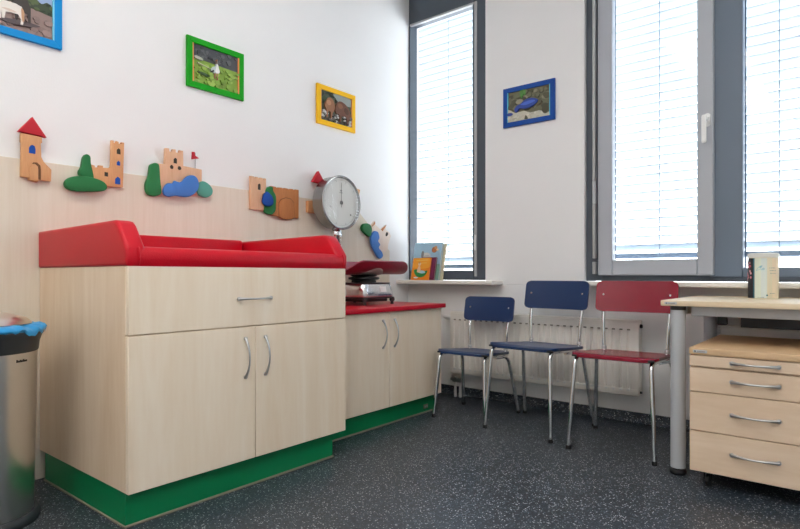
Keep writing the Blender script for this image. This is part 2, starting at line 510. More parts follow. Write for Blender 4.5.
# ------------------------------------------------------------------ big changing-table cabinet
X0 = .0225
t = thing('changing_table_cabinet', (.4, -1.99, 0), 'tall maple cabinet with a wide drawer and two doors under the red changing mat', 'cabinet')
b = MB()
b.box((X0, -2.505, .122), (.776, -1.486, .8795), .002, 1)
b.build('body', M['maple_side'], t)
d = MB(); d.box((.7775, -2.505, .6495), (.797, -1.486, .8795), .0015, 1); d = d.build('drawer', M['maple'], t)
bow_handle(MB(), (.797, -2.077, .757), (.797, -1.923, .757), (1, 0, 0)).build('handle', M['satin'], d)
for (a, c, hy, hz) in ((-2.505, -1.9985, -2.046, 0), (-1.9955, -1.486, -1.950, 0)):
    d = MB(); d.box((.7775, a, .122), (.797, c, .6455), .0015, 1); d = d.build('door', M['maple'], t)
    bow_handle(MB(), (.797, hy, .600), (.797, hy, .449), (1, 0, 0)).build('handle', M['satin'], d)
b = MB(); b.box((X0+.03, -2.495, .0), (.757, -1.532, .121), .001, 1); b.build('plinth', M['green'], t)
b = MB()
b.box((X0+.03, -2.502, .0), (.764, -2.4955, .009), .002, 1); b.box((.7575, -2.502, .0), (.764, -1.529, .009), .002, 1)
b.build('sealing_strip', M['strip'], t)

# red changing mat: pad with front roll and three bolsters
t = thing('changing_mat', (.4, -1.99, .8802), 'red vinyl changing mat with raised side bolsters on top of the tall cabinet', 'changing mat')
b = MB()
b.box((.085, -2.445, .8805), (.79, -1.545, .935), .02, 3)
b.build('pad', M['red_vinyl'], t)
b = MB()
b.prism([(.715, .8805), (.796, .8805), (.803, .900), (.804, .925), (.795, .940), (.775, .947), (.74, .944), (.715, .93)], lambda u, v, d: (u, d, v), -2.472, -1.504, .008, 2)
b.build('front_roll', M['red_vinyl'], t)
side = [(X0, .8805), (.795, .8805), (.800, .895), (.800, .938), (.792, .952), (.738, 1.022), (.722, 1.034), (.700, 1.038), (X0, 1.030)]
for (a, c) in ((-2.512, -2.446), (-1.546, -1.476)):
    b = MB(); b.prism(side, lambda u, v, d: (u, d, v), a, c, .012, 3)
    b.build('side_bolster', M['red_vinyl'], t)
b = MB(); b.box((X0, -2.444, .8805), (.092, -1.551, 1.036), .014, 3); b.build('back_bolster', M['red_vinyl'], t)
b = MB(); b.tube([(.800, -2.470, .884), (.806, -2.470, .91), (.803, -2.470, .940), (.776, -2.470, .952)], .003, 6, fillet=.01); b.build('seam', M['red_vinyl'], t)
b = MB(); b.tube([(.800, -1.506, .884), (.806, -1.506, .91), (.803, -1.506, .940), (.776, -1.506, .952)], .003, 6, fillet=.01)
b.build('seam', M['red_vinyl'], t)

# ------------------------------------------------------------------ low cabinet
t = thing('low_cabinet', (.3, -.96, 0), 'low maple two-door cabinet with green plinth between the changing table and the radiator', 'cabinet')
b = MB(); b.box((X0, -1.478, .108), (.599, -.448, .6445), .002, 1); b.build('body', M['maple_side'], t)
for (a, c, hy) in ((-1.478, -.9585, -1.012), (-.9555, -.448, -.912)):
    d = MB(); d.box((.6005, a, .108), (.619, c, .642), .0015, 1); d = d.build('door', M['maple'], t)
    bow_handle(MB(), (.619, hy, .597), (.619, hy, .447), (1, 0, 0)).build('handle', M['satin'], d)
b = MB(); b.box((X0+.03, -1.475, 0), (.582, -.462, .107), .001, 1); b.build('plinth', M['green'], t)
b = MB(); b.box((.5825, -1.475, 0), (.589, -.459, .009), .002, 1); b.build('sealing_strip', M['strip'], t)
b = MB(); b.box((.5825, -.592, .026), (.588, -.545, .052), .003, 1, M['strip']); b.box((.5875, -.584, .034), (.5895, -.572, .044), .001, 1, M['alu']); b.box((.5875, -.565, .034), (.5895, -.553, .044), .001, 1, M['alu'])
b.build('plinth_clip', M['strip'], t)
b = MB(); b.box((X0, -1.4785, .6455), (.640, -.428, .671), .003, 2)
tag(b.build('countertop', M['red_counter']), 'red laminate countertop on the low cabinet beneath the baby scale', 'countertop')

# ------------------------------------------------------------------ painted wooden wall castles: outlines (y, z) in metres on the left wall
T = {
  't1_roof':[(-2.589,1.429),(-2.538,1.497),(-2.486,1.422)],
  't1_body':[(-2.578,1.425),(-2.502,1.422),(-2.501,1.399),(-2.506,1.394),(-2.504,1.339),(-2.494,1.319),(-2.466,1.291),(-2.468,1.242),(-2.516,1.242),(-2.517,1.234),(-2.55,1.238),(-2.55,1.247),(-2.578,1.248),(-2.575,1.385),(-2.578,1.391)],
  't1_win':[(-2.55,1.348),(-2.55,1.369),(-2.544,1.38),(-2.536,1.383),(-2.529,1.378),(-2.526,1.366),(-2.527,1.347)],
  't1_door':[(-2.548,1.238),(-2.548,1.289),(-2.54,1.304),(-2.529,1.306),(-2.518,1.296),(-2.517,1.281),(-2.517,1.236)],
  't2_body':[(-2.308,1.338),(-2.292,1.335),(-2.292,1.328),(-2.276,1.329),(-2.276,1.339),(-2.257,1.34),(-2.257,1.331),(-2.24,1.332),(-2.227,1.334),(-2.222,1.345),(-2.22,1.461),(-2.21,1.461),(-2.21,1.451),(-2.199,1.451),(-2.199,1.461),(-2.188,1.46),(-2.188,1.451),(-2.176,1.451),(-2.176,1.46),(-2.163,1.46),(-2.169,1.253),(-2.298,1.248)],
  't2_tree':[(-2.343,1.361),(-2.333,1.377),(-2.322,1.379),(-2.312,1.369),(-2.31,1.339),(-2.303,1.308),(-2.298,1.283),(-2.303,1.275),(-2.326,1.277),(-2.354,1.283),(-2.359,1.3),(-2.35,1.321)],
  't2_bush':[(-2.42,1.236),(-2.413,1.256),(-2.391,1.271),(-2.35,1.28),(-2.308,1.278),(-2.269,1.269),(-2.247,1.252),(-2.249,1.234),(-2.269,1.223),(-2.322,1.215),(-2.377,1.211),(-2.409,1.218)],
  't2_w1':[(-2.198,1.403),(-2.198,1.421),(-2.19,1.429),(-2.182,1.424),(-2.181,1.402)],
  't2_w2':[(-2.198,1.351),(-2.198,1.364),(-2.19,1.372),(-2.183,1.366),(-2.183,1.35)],
  't2_w3':[(-2.206,1.265),(-2.205,1.288),(-2.194,1.299),(-2.182,1.291),(-2.182,1.264)],
  't2_w4':[(-2.252,1.312),(-2.237,1.312),(-2.237,1.293),(-2.252,1.294)],
  't3_body':[(-1.998,1.389),(-1.966,1.392),(-1.963,1.471),(-1.944,1.472),(-1.942,1.457),(-1.928,1.459),(-1.926,1.471),(-1.91,1.472),(-1.908,1.458),(-1.891,1.458),(-1.89,1.472),(-1.87,1.472),(-1.869,1.397),(-1.766,1.393),(-1.766,1.326),(-1.79,1.26),(-1.995,1.242)],
  't3_tree':[(-2.042,1.371),(-2.031,1.383),(-2.016,1.389),(-2.0,1.385),(-1.995,1.363),(-1.992,1.313),(-1.987,1.268),(-1.987,1.245),(-2.005,1.232),(-2.031,1.228),(-2.052,1.236),(-2.062,1.259),(-2.061,1.289),(-2.049,1.32)],
  't3_water':[(-1.984,1.258),(-1.976,1.282),(-1.958,1.298),(-1.936,1.3),(-1.925,1.314),(-1.909,1.311),(-1.89,1.313),(-1.864,1.34),(-1.842,1.352),(-1.816,1.353),(-1.798,1.336),(-1.792,1.307),(-1.801,1.279),(-1.824,1.256),(-1.853,1.242),(-1.892,1.239),(-1.92,1.24),(-1.952,1.232),(-1.976,1.237)],
  't3_bush':[(-1.798,1.28),(-1.792,1.312),(-1.781,1.327),(-1.76,1.334),(-1.736,1.327),(-1.715,1.311),(-1.705,1.29),(-1.712,1.268),(-1.736,1.253),(-1.766,1.254),(-1.792,1.265)],
  't3_win':[(-1.922,1.403),(-1.922,1.422),(-1.914,1.43),(-1.905,1.426),(-1.905,1.402)],
  't3_o1':[(-1.942,1.38),(-1.937,1.391),(-1.93,1.392),(-1.923,1.383),(-1.926,1.373),(-1.936,1.372)],
  't3_o2':[(-1.901,1.381),(-1.896,1.391),(-1.888,1.392),(-1.881,1.383),(-1.885,1.374),(-1.895,1.372)],
  't3_flag':[(-1.82,1.438),(-1.818,1.477),(-1.804,1.478),(-1.801,1.46),(-1.779,1.449)],
  't3_pole':[(-1.817,1.439),(-1.815,1.398)],
  't4_tower':[(-1.464,1.217),(-1.464,1.402),(-1.443,1.402),(-1.438,1.392),(-1.431,1.393),(-1.429,1.401),(-1.415,1.401),(-1.41,1.392),(-1.403,1.393),(-1.401,1.401),(-1.385,1.401),(-1.381,1.39),(-1.375,1.39),(-1.372,1.401),(-1.359,1.4),(-1.359,1.218)],
  't4_win':[(-1.417,1.331),(-1.417,1.359),(-1.408,1.366),(-1.4,1.361),(-1.4,1.33)],
  't4_leaf':[(-1.365,1.335),(-1.35,1.352),(-1.328,1.359),(-1.315,1.353),(-1.313,1.335),(-1.298,1.316),(-1.292,1.29),(-1.295,1.253),(-1.297,1.223),(-1.317,1.2),(-1.343,1.196),(-1.369,1.205),(-1.376,1.225),(-1.372,1.27)],
  't4_drop':[(-1.402,1.272),(-1.39,1.306),(-1.372,1.322),(-1.354,1.319),(-1.332,1.301),(-1.322,1.278),(-1.328,1.253),(-1.35,1.241),(-1.379,1.242),(-1.397,1.255)],
  't4_gate':[(-1.324,1.363),(-1.291,1.362),(-1.279,1.354),(-1.272,1.361),(-1.245,1.362),(-1.236,1.355),(-1.226,1.363),(-1.202,1.362),(-1.194,1.354),(-1.187,1.362),(-1.163,1.364),(-1.152,1.356),(-1.143,1.364),(-1.117,1.364),(-1.118,1.192),(-1.151,1.194),(-1.167,1.185),(-1.19,1.178),(-1.222,1.178),(-1.253,1.183),(-1.272,1.192),(-1.319,1.194)],
  't4_arch':[(-1.268,1.192),(-1.27,1.268),(-1.253,1.291),(-1.218,1.304),(-1.183,1.301),(-1.159,1.282),(-1.155,1.192),(-1.175,1.183),(-1.214,1.178),(-1.249,1.182)],
  't5_roof':[(-1.007,1.429),(-0.957,1.5),(-0.922,1.455),(-0.872,1.416)],
  't5_body':[(-0.945,1.435),(-0.85,1.434),(-0.72,1.429),(-0.610,1.434),(-0.575,1.427),(-0.590,1.374),(-0.64,1.30),(-.66,1.215),(-1.045,1.235),(-1.045,1.306),(-0.945,1.32)],
  't6_leaf':[(-0.559,1.175),(-0.543,1.198),(-0.512,1.205),(-0.48,1.198),(-0.461,1.171),(-0.464,1.145),(-0.48,1.114),(-0.517,1.128),(-0.549,1.151)],
  't6_wave':[(-0.48,1.105),(-0.464,1.138),(-0.437,1.156),(-0.404,1.149),(-0.39,1.11),(-0.404,1.087),(-0.382,1.066),(-0.396,1.04),(-0.365,1.015),(-0.352,0.986),(-0.376,0.965),(-0.404,0.974),(-0.437,1.013),(-0.469,1.055)],
  't6_body':[(-0.459,1.193),(-0.426,1.225),(-0.421,1.202),(-0.36,1.17),(-0.303,1.208),(-0.309,1.173),(-0.268,1.157),(-0.251,1.132),(-0.28,1.07),(-0.286,1.033),(-0.32,1.013),(-0.36,1.016),(-0.421,1.065),(-0.464,1.113)],
  't6_horn1':[(-0.464,1.181),(-0.426,1.225),(-0.425,1.206)],
  't6_horn2':[(-0.363,1.173),(-0.303,1.208),(-0.345,1.16)],
  't6_eye':[(-0.312,1.139),(-0.303,1.155),(-0.288,1.153),(-0.286,1.141),(-0.3,1.127),(-0.311,1.13)],
}
M['toy_groove'] = plain('toy dark groove', '#6e4a2c', rough=.7)
def wplate(name, key, x0, x1, m, parent, bev=.003, smooth=False):
    p = smooth_poly(T[key]) if smooth else T[key]
    b = MB(); b.prism(p, YZ, x0, x1, bev, 2)
    return b.build(name, m, parent)
def deco(name, loc, label):
    return thing(name, loc, label, 'wall decoration', 'painted wooden fairy-tale wall shapes')
XA, XB, XC, XD = .0196, .040, .0405, .054

t = deco('toy_tower', (.03, -2.53, 1.24), 'wooden tower with a pointed red roof and one blue window, leftmost wall shape')
bd = wplate('tower_body', 't1_body', XA, XB, M['toy_wood'], t)
wplate('roof', 't1_roof', XA, XB+.006, M['toy_red'], t)
wplate('window', 't1_win', XB-.001, XB+.0012, M['toy_blue_deep'], t, 0)
dr = wplate('door', 't1_door', XB-.004, XB+.006, M['toy_wood'], t)
c_ = [(-2.5445, 1.243), (-2.5445, 1.294), (-2.535, 1.3115), (-2.521, 1.3135), (-2.5085, 1.302), (-2.5065, 1.286), (-2.5065, 1.243)]
MB().prism(c_, YZ, XB-.001, XB+.001).build('door_groove', M['toy_groove'], dr)

t = deco('toy_castle', (.03, -2.28, 1.22), 'wooden castle with tall right tower behind a green tree and a flat green bush')
wplate('castle_body', 't2_body', XA, XB, M['toy_wood'], t)
wplate('tree', 't2_tree', XA, XC+.004, M['toy_green'], t, .005, True)
wplate('bush', 't2_bush', XA+.01, XD+.004, M['toy_green'], t, .006, True)
for k, m in (('t2_w1', 'toy_dark'), ('t2_w2', 'toy_blue_deep'), ('t2_w3', 'toy_blue_deep'), ('t2_w4', 'toy_dark')):
    wplate('window', k, XB-.001, XB+.0012, M[m], t, 0)

t = deco('toy_castle', (.03, -1.86, 1.23), 'wooden castle with a red flag behind a blue pond and two green bushes')
wplate('castle_body', 't3_body', XA, XB, M['toy_wood_pale'], t)
wplate('tree', 't3_tree', XA, XC+.006, M['toy_green'], t, .006, True)
wplate('pond', 't3_water', XB+.0005, XD+.004, M['toy_blue'], t, .006, True)
wplate('bush', 't3_bush', XA, XC+.006, M['toy_teal'], t, .006, True)
for k in ('t3_win', 't3_o1', 't3_o2'):
    wplate('window', k, XB-.001, XB+.0012, M['toy_dark'], t, 0)
f = wplate('flag', 't3_flag', .028, .036, M['toy_red'], t, .001)
b = MB(); b.tube([(.032, -1.800, 1.38), (.032, -1.800, 1.475)], .0014, 6); b.build('flag_pole', M['wire'], t)

t = deco('toy_castle', (.03, -1.28, 1.18), 'wooden castle with slim pale tower, brown arched gate, green bush and blue drop')
wplate('tower_body', 't4_tower', XA, XB, M['toy_wood_pale'], t)
g = wplate('gate_house', 't4_gate', XA, XB, M['toy_wood_dark'], t)
def grown(key, k):
    p = T[key]; cu = sum(q[0] for q in p)/len(p); cv = sum(q[1] for q in p)/len(p)
    return [(cu+(u-cu)*k, cv+(v-cv)*k) for u, v in p]
gt = wplate('gate', 't4_arch', XB-.002, XB+.005, M['toy_wood_dark'], t, .003)
MB().prism(grown('t4_arch', 1.05), YZ, XB-.0015, XB+.001).build('gate_groove', M['toy_groove'], gt)
wplate('bush', 't4_leaf', XB-.012, XC+.008, M['toy_green'], t, .006, True)
wplate('drop', 't4_drop', XC+.0085, XD+.008, M['toy_blue_deep'], t, .006, True)
wplate('window', 't4_win', XB-.001, XB+.0012, M['toy_dark'], t, 0)

t = deco('toy_castle', (.03, -.8, 1.23), 'red-roofed wooden castle mostly hidden behind the round scale dial')
wplate('castle_body', 't5_body', XA, XB, M['toy_wood'], t)
wplate('roof', 't5_roof', XA, XB+.004, M['toy_red'], t)

t = deco('toy_unicorn', (.03, -.37, .96), 'whitish wooden animal head with a green leaf and a blue wave, nearest the window')
wplate('head', 't6_body', XA, XB, M['toy_wood_white'], t)
wplate('leaf', 't6_leaf', XA, XC+.006, M['toy_green'], t, .006, True)
wplate('mane', 't6_wave', XB-.006, XD, M['toy_blue'], t, .006, True)
wplate('ear', 't6_horn1', XB-.001, XB+.003, M['toy_wood_dark'], t, .001)
wplate('ear', 't6_horn2', XB-.001, XB+.003, M['toy_wood_dark'], t, .001)
wplate('eye', 't6_eye', XB-.001, XB+.0012, M['toy_dark'], t, 0, True)

# ------------------------------------------------------------------ framed photographs
def picture(name, mapf, w, h, fm, lip, shapes, base, label, loc):
    # mapf(u, v, d): u along the wall, v up (metres from the frame's lower left), d out of the wall
    t = thing(name, loc, label, 'picture', 'coloured animal picture frames')
    bw = .030
    b = MB()
    for (poly) in ([(0, 0), (w, 0), (w-bw, bw), (bw, bw)], [(w, 0), (w, h), (w-bw, h-bw), (w-bw, bw)],
                   [(w, h), (0, h), (bw, h-bw), (w-bw, h-bw)], [(0, h), (0, 0), (bw, bw), (bw, h-bw)]):
        b.prism(poly, mapf, .001, .018, .0012, 1)
    b.build('frame', fm, t)
    for u in (bw-.001, w-bw-.006):
        b = MB(); b.prism([(u, bw), (u+.007, bw), (u+.007, h-bw), (u, h-bw)], mapf, .003, .0165); b.build('inner_edge', lip, t)
    b = MB(); iw, ih = w-2*bw, h-2*bw
    q = lambda x, y: (bw+x*iw, bw+y*ih)
    b.prism([q(0, 0), q(1, 0), q(1, 1), q(0, 1)], mapf, .003, .0070, m=flat(base))
    for i, (col, pts, sm) in enumerate(shapes):
        pp = [(min(1, max(0, x)), min(1, max(0, y))) for x, y in (smooth_poly(pts, 4) if sm else pts)]
        b.prism([q(x, y) for x, y in pp], mapf, .0069, .0071+.00012*(i+1), m=flat(col))
    b.build('photo', None, t)
    return t
def ell(cx, cy, rx, ry, rot=0, n=16):
    c, s = math.cos(math.radians(rot)), math.sin(math.radians(rot))
    return [(cx+rx*math.cos(2*PI*k/n)*c-ry*math.sin(2*PI*k/n)*s, cy+rx*math.cos(2*PI*k/n)*s+ry*math.sin(2*PI*k/n)*c) for k in range(n)]
def onL(y0, z0): return lambda u, v, d: (d, y0+u, z0+v)
def onB(x0, z0): return lambda u, v, d: (x0+u, -d, z0+v)
def dapple(cols, n, x0, x1, y0, y1, r0, r1, seed):
    R = random.Random(seed); out = []
    for k in range(n):
        r = R.uniform(r0, r1)
        out.append((R.choice(cols), ell(R.uniform(x0, x1), R.uniform(y0, y1), r, r*R.uniform(.5, 1.2), R.uniform(0, 90), 8), False))
    return out

horse = [('#9db3d8', [(0, .62), (1, .62), (1, 1), (0, 1)], 0),
         ('#3c4a34', [(0, .60), (.25, .58), (.5, .56), (.75, .54), (1, .50), (1, .66), (.92, .76), (.84, .70), (.74, .80), (.62, .74), (.5, .86), (.42, .78), (.3, .92), (.15, .84), (0, .9)], 1)]
horse += dapple(['#2c3a28', '#56653f', '#43543a'], 26, .05, .98, .54, .72, .015, .05, 3)
horse += dapple(['#8f7a76', '#a48c86', '#8b716d'], 40, .02, .98, .03, .45, .02, .07, 5)
hs = [('#54474a', [(.30, .13), (.5, .10), (.70, .14), (.82, .20), (.7, .22), (.45, .19)], 1),
      ('#3a322f', [(.46, .62), (.55, .70), (.66, .66), (.70, .52), (.70, .20), (.67, .20), (.66, .38), (.58, .40), (.54, .22), (.51, .22), (.50, .45)], 0),
      ('#e9e2da', [(.10, .56), (.14, .66), (.22, .66), (.28, .55), (.38, .52), (.52, .52), (.59, .49), (.61, .42), (.62, .28), (.605, .13), (.575, .13), (.58, .24), (.545, .32), (.45, .31), (.40, .30), (.385, .16), (.36, .16), (.355, .32), (.345, .14), (.32, .14), (.315, .34), (.27, .42), (.20, .48), (.14, .46), (.10, .50)], 0),
      ('#d8c4b4', [(.35, .36), (.45, .33), (.53, .35), (.44, .38)], 1),
      ('#c59a78', [(.585, .46), (.62, .40), (.615, .20), (.592, .24)], 1)]
horse += hs
picture('framed_photo', onL(-2.772, 1.815), .355, .262, M['f_cyan'], flat('#7fd0ee'), horse, '#9a837d',
        'bright blue frame with a photo of a white horse, above the pointed-roof tower', (.01, -2.6, 1.815))

stork = [('#4b4e52', [(0, .64), (1, .60), (1, 1), (0, 1)], 0)]
stork += dapple(['#3c3f44', '#56595b', '#626467'], 34, .03, .97, .70, .96, .02, .06, 7)
stork += dapple(['#8db04a', '#7fa23c', '#a3c15c', '#96b552'], 70, .03, .97, .03, .56, .02, .06, 8)
stork += [('#b9bfae', [(.04, .62), (.2, .60), (.18, .66), (.06, .68)], 1), ('#c8d0a8', [(.1, .5), (.35, .44), (.35, .46), (.1, .53)], 0),
          ('#37502a', ell(.22, .26, .13, .035, -8), 0)]
bird = [('#c3cfd0', [(.36, .42), (.40, .52), (.48, .58), (.50, .66), (.53, .66), (.54, .56), (.58, .48), (.58, .40), (.50, .36), (.42, .36)], 1),
        ('#f2f3f0', [(.47, .42), (.49, .54), (.51, .65), (.54, .64), (.56, .54), (.58, .44), (.55, .37), (.50, .37)], 1),
        ('#2b2d2c', [(.34, .36), (.43, .45), (.44, .39), (.36, .33)], 0), ('#9d8a80', [(.505, .66), (.51, .80), (.525, .80), (.53, .66)], 0), ('#c8794a', [(.49, .77), (.52, .80), (.52, .76)], 0),
        ('#c9967c', [(.47, .37), (.475, .20), (.482, .20), (.482, .37)], 0), ('#c9967c', [(.52, .37), (.535, .17), (.543, .17), (.53, .37)], 0)]
stork += [(c_, [(.46+(x-.47)*.85, .46+(y-.46)*.85) for x, y in p_], m_) for c_, p_, m_ in bird]
picture('framed_photo', onL(-1.835, 1.815), .341, .259, M['f_green'], flat('#e8955a'), stork, '#8aab45',
        'green frame with a photo of a white stork on grass', (.01, -1.665, 1.815))

pony = dapple(['#2f3a2a', '#3f5233', '#5c7446', '#46523f'], 40, .02, .98, .5, .98, .03, .09, 11)
pony += [('#9aa39f', [(.42, .98), (.95, .98), (.98, .72), (.6, .74), (.48, .84)], 1)]
pony += dapple(['#d9d9d6', '#c7c6c2', '#6c655e', '#3d3833'], 50, .03, .97, .03, .32, .02, .055, 12)
pony += [('#9a6a4a', [(.12, .50), (.18, .70), (.26, .80), (.36, .76), (.42, .62), (.42, .44), (.36, .30), (.33, .12), (.30, .12), (.30, .32), (.22, .32), (.20, .14), (.17, .14), (.17, .36)], 1),
         ('#6f452f', [(.44, .46), (.48, .66), (.58, .78), (.72, .76), (.84, .66), (.92, .48), (.90, .28), (.86, .10), (.82, .10), (.80, .28), (.66, .30), (.62, .10), (.58, .10), (.56, .32), (.48, .34)], 1),
         ('#8a5a3c', ell(.60, .62, .08, .09), 0), ('#b98462', ell(.24, .62, .07, .09), 0), ('#54331f', ell(.80, .5, .07, .12, 20), 0)]
picture('framed_photo', onL(-.945, 1.810), .346, .252, M['f_yellow'], flat('#e8a05c'), pony, '#4c5340',
        'yellow frame with a photo of brown ponies', (.01, -.77, 1.81))

fish = dapple(['#6a6a50', '#57563f', '#7d7b60', '#4a4a38', '#8f8b72'], 70, .02, .98, .35, .97, .03, .09, 21)
fish += [('#4c8a3c', [(.30, .98), (.34, .72), (.42, .98)], 1), ('#5f9a4a', [(.44, .98), (.42, .80), (.38, .98)], 1)]
fish += [('#c9c7b6', [(0, 0), (1, 0), (1, .10), (.75, .22), (.55, .20), (.4, .30), (.2, .28), (0, .46)], 0)]
fish += dapple(['#dad8c8', '#bdb9a4', '#cfcbb9'], 30, .03, .9, .03, .18, .02, .05, 22)
fish += [('#53523e', [(.42, .02), (.45, .14), (.5, .02)], 1), ('#4a4936', ell(.90, .22, .08, .14), 0),
         ('#27459e', [(.18, .40), (.24, .50), (.32, .54), (.42, .64), (.56, .67), (.68, .62), (.73, .55), (.68, .46), (.56, .38), (.42, .36), (.30, .40), (.24, .30), (.20, .30)], 1),
         ('#4a6fd2', [(.32, .52), (.44, .58), (.58, .60), (.68, .55), (.56, .50), (.44, .47)], 1), ('#16265c', ell(.685, .55, .012, .018), 0),
         ('#2b4aa6', ell(.06, .26, .08, .05), 0)]
picture('framed_photo', onB(.820, 1.830), .362, .258, M['f_blue'], flat('#69c8dc'), fish, '#6d6b52',
        'royal blue frame with a photo of a blue fish, between the two windows', (1.0, -.01, 1.83))

# ------------------------------------------------------------------ baby scale with round dial
t = thing('baby_scale', (.26, -.83, .6712), 'chrome baby scale with maroon tray and tall round dial on the red countertop', 'baby scale')
bx0, bx1, by0, by1 = .085, .436, -.968, -.678
def ring_poly(inset): return rounded_poly(bx1-bx0-2*inset, by1-by0-2*inset, .040-inset*.5, 6, (bx0+bx1)/2, (by0+by1)/2)
b = MB(); b.prism(ring_poly(0), XY, .718, .797, .006, 2)
for v in b.bm.verts:
    k = 1 - .085*max(0, (v.co.z-.735)/.062)
    v.co.x = (bx0+bx1)/2 + (v.co.x-(bx0+bx1)/2)*k; v.co.y = (by0+by1)/2 + (v.co.y-(by0+by1)/2)*k
b.build('housing', M['chrome_soft'], t)
b = MB(); b.prism(ring_poly(.015), XY, .7972, .804, .004, 2); b.build('top_rim', M['dark_brown'], t)
b = MB(); b.prism(ring_poly(.006), XY, .708, .7178, .004, 2); b.build('lower_rim', M['dark_brown'], t)
b = MB(); b.prism(ring_poly(.03), XY, .690, .7078, .003, 1); b.build('base_plate', M['black'], t)
for (x, y) in ((bx1-.02, by0+.03), (bx1-.02, by1-.012), (bx0+.03, by0+.03), (bx0+.03, by1-.03)):
    MB().lathe([(0, 0), (.009, 0), (.011, .004), (.008, .012), (.012, .018), (.016, .022), (.017, .032), (.012, .0445), (0, .0445)], (x, y, .6713), 20).build('foot', M['black'], t)
b = MB(); b.prism([(-.82, .748), (-.765, .748), (-.765, .780), (-.82, .780)], lambda u, v, d: (bx1+d-(v-.735)*.24, u, v), .0, .003, .0008, 1); b.build('name_plate', M['white_plastic'], t)
cx_, cy_ = .282, -.802
MB().lathe([(0, .8042), (.076, .8042), (.077, .816), (.070, .819), (.090, .822), (.097, .828), (.095, .836), (.072, .840), (.070, .841), (.080, .844), (.083, .849), (.080, .853), (0, .853)], (cx_, cy_, 0), 36).build('bellows', M['black'], t)
UZ, UR, UH = .862, .155, .072
def u_z(x): return UZ + UH*(abs(x)/UR)**3
def tray_top(s, q):
    # trough along y, curved up at the long edges; rounded ends
    y = -.31 + .62*s
    e = abs(2*s-1)
    hw = UR*math.sqrt(max(0, 1-max(0, (e-.55)/.45)**2.2))*.999 + .002
    x = hw*(2*q-1)
    nx = -UH*3*(abs(x)/UR)**2/UR*(1 if x > 0 else -1)
    return Vector((cx_-.005+x, cy_+y+.02, u_z(x))), Vector((nx, 0, 1)).normalized()
MB().sheet(60, 26, tray_top, .008).build('tray', M['tray'], t, angle=60)
def saddle_top(s, q):
    y = .115*math.sin(PI*(s-.5)); hw = .128*math.cos(PI*(s-.5))+.0005
    x = hw*(2*q-1)
    return Vector((cx_-.005+x, cy_+y, u_z(x)-.0085)), Vector((0, 0, 1))
MB().sheet(30, 20, saddle_top, .004).build('tray_support', M['saddle'], t, angle=60)
# column and dial
qx, qy = .125, -.885
MB().lathe([(.036, .8042), (.036, .815), (.030, .822), (.030, 1.085), (.033, 1.09), (.033, 1.120), (.030, 1.125), (.030, 1.15)], (qx, qy, 0), 24).build('column', M['chrome'], t)
dz, R = 1.299, .167
hd = MB().lathe([(0, -.050), (R-.03, -.050), (R-.008, -.046), (R-.002, -.036), (R-.002, .040), (R+.001, .044), (R+.001, .050), (R-.004, .053), (R-.010, .050), (R-.012, .040), (0, .040)], (qx, qy, dz), 64, axis='x').build('dial_housing', M['steel_scale'], t)
b = MB()
b.lathe([(0, .0405), (R-.013, .0405), (R-.013, .0415), (0, .0415)], (qx, qy, dz), 64, axis='x', m=M['dialface'])
for k in range(100):
    a = 2*PI*k/100; big = k % 10 == 0; mid = k % 5 == 0
    r1 = R-.022; r0 = r1 - (.014 if big else .010 if mid else .006); hwid = .0011 if big else .0006
    c, s = math.cos(a), math.sin(a)
    P = [(c*r0-s*hwid, s*r0+c*hwid), (c*r1-s*hwid, s*r1+c*hwid), (c*r1+s*hwid, s*r1-c*hwid), (c*r0+s*hwid, s*r0-c*hwid)]
    b.prism([(qy+u, dz+v) for u, v in P], YZ, qx+.0414, qx+.0420, m=M['dialmark'])
for (u, v, w_, h_) in ((0, .075, .014, .008), (.0, .062, .03, .003), (.085, -.07, .012, .012), (-.09, -.03, .01, .006)):
    b.prism(rounded_poly(w_, h_, min(w_, h_)*.45, 4, qy+u, dz+v), YZ, qx+.0414, qx+.0420, m=M['dialmark'])
b.build('dial_face', None, hd)
b = MB()
b.prism([(qy-.002, dz-.03), (qy+.002, dz-.03), (qy+.0008, dz+.125), (qy-.0008, dz+.125)], YZ, qx+.0440, qx+.0450)
b.lathe([(0, .0425), (.012, .0425), (.012, .047), (0, .048)], (qx, qy, dz), 20, axis='x')
b.build('pointer', M['dialmark'], hd)
MB().lathe([(0, .068), (R*.25, .0671), (R*.5, .0640), (R*.75, .0585), (R-.009, .0505)], (qx, qy, dz), 64, axis='x').build('dial_glass', M['dial_glass'], hd, angle=80)

# ------------------------------------------------------------------ picture books leaning on the window board
def book(x0, x1, h, th, ylo, lean, cover, pages, shapes, label, shear=.0):
    z0 = .8129
    def mp(u, v, d):
        # d = thickness towards the room
        a = math.radians(lean)
        yy = -d
        return (x0+u+shear*v, ylo + v*math.sin(a) + yy*math.cos(a), z0 + v*math.cos(a) + d*math.sin(a))
    w = x1-x0
    t = thing('picture_book', (x0+w/2, ylo, z0), label, 'book', 'picture books on the window board')
    b = MB(); b.prism([(.001, .003), (w-.003, .003), (w-.003, h-.003), (.001, h-.003)], mp, .0022, th-.0022); b.build('pages', pages, t)
    b = MB()
    b.prism([(0, 0), (w, 0), (w, h), (0, h)], mp, th-.002, th, m=flat(cover))
    b.prism([(0, 0), (w, 0), (w, h), (0, h)], mp, 0, .002, m=flat(cover))
    b.prism([(0, 0), (.002, 0), (.002, h), (0, h)], mp, 0.001, th-.001, m=flat(cover))
    for i, (col, pts, sm) in enumerate(shapes):
        pp = [(min(1, max(0, x)), min(1, max(0, y))) for x, y in (smooth_poly(pts, 4) if sm else pts)]
        b.prism([(x*w, y*h) for x, y in pp], mp, th-.0005, th+.0002+.0002*i, m=flat(col))
    b.build('cover', None, t)
    return t
paper = flat('#e6dcc4', .8)
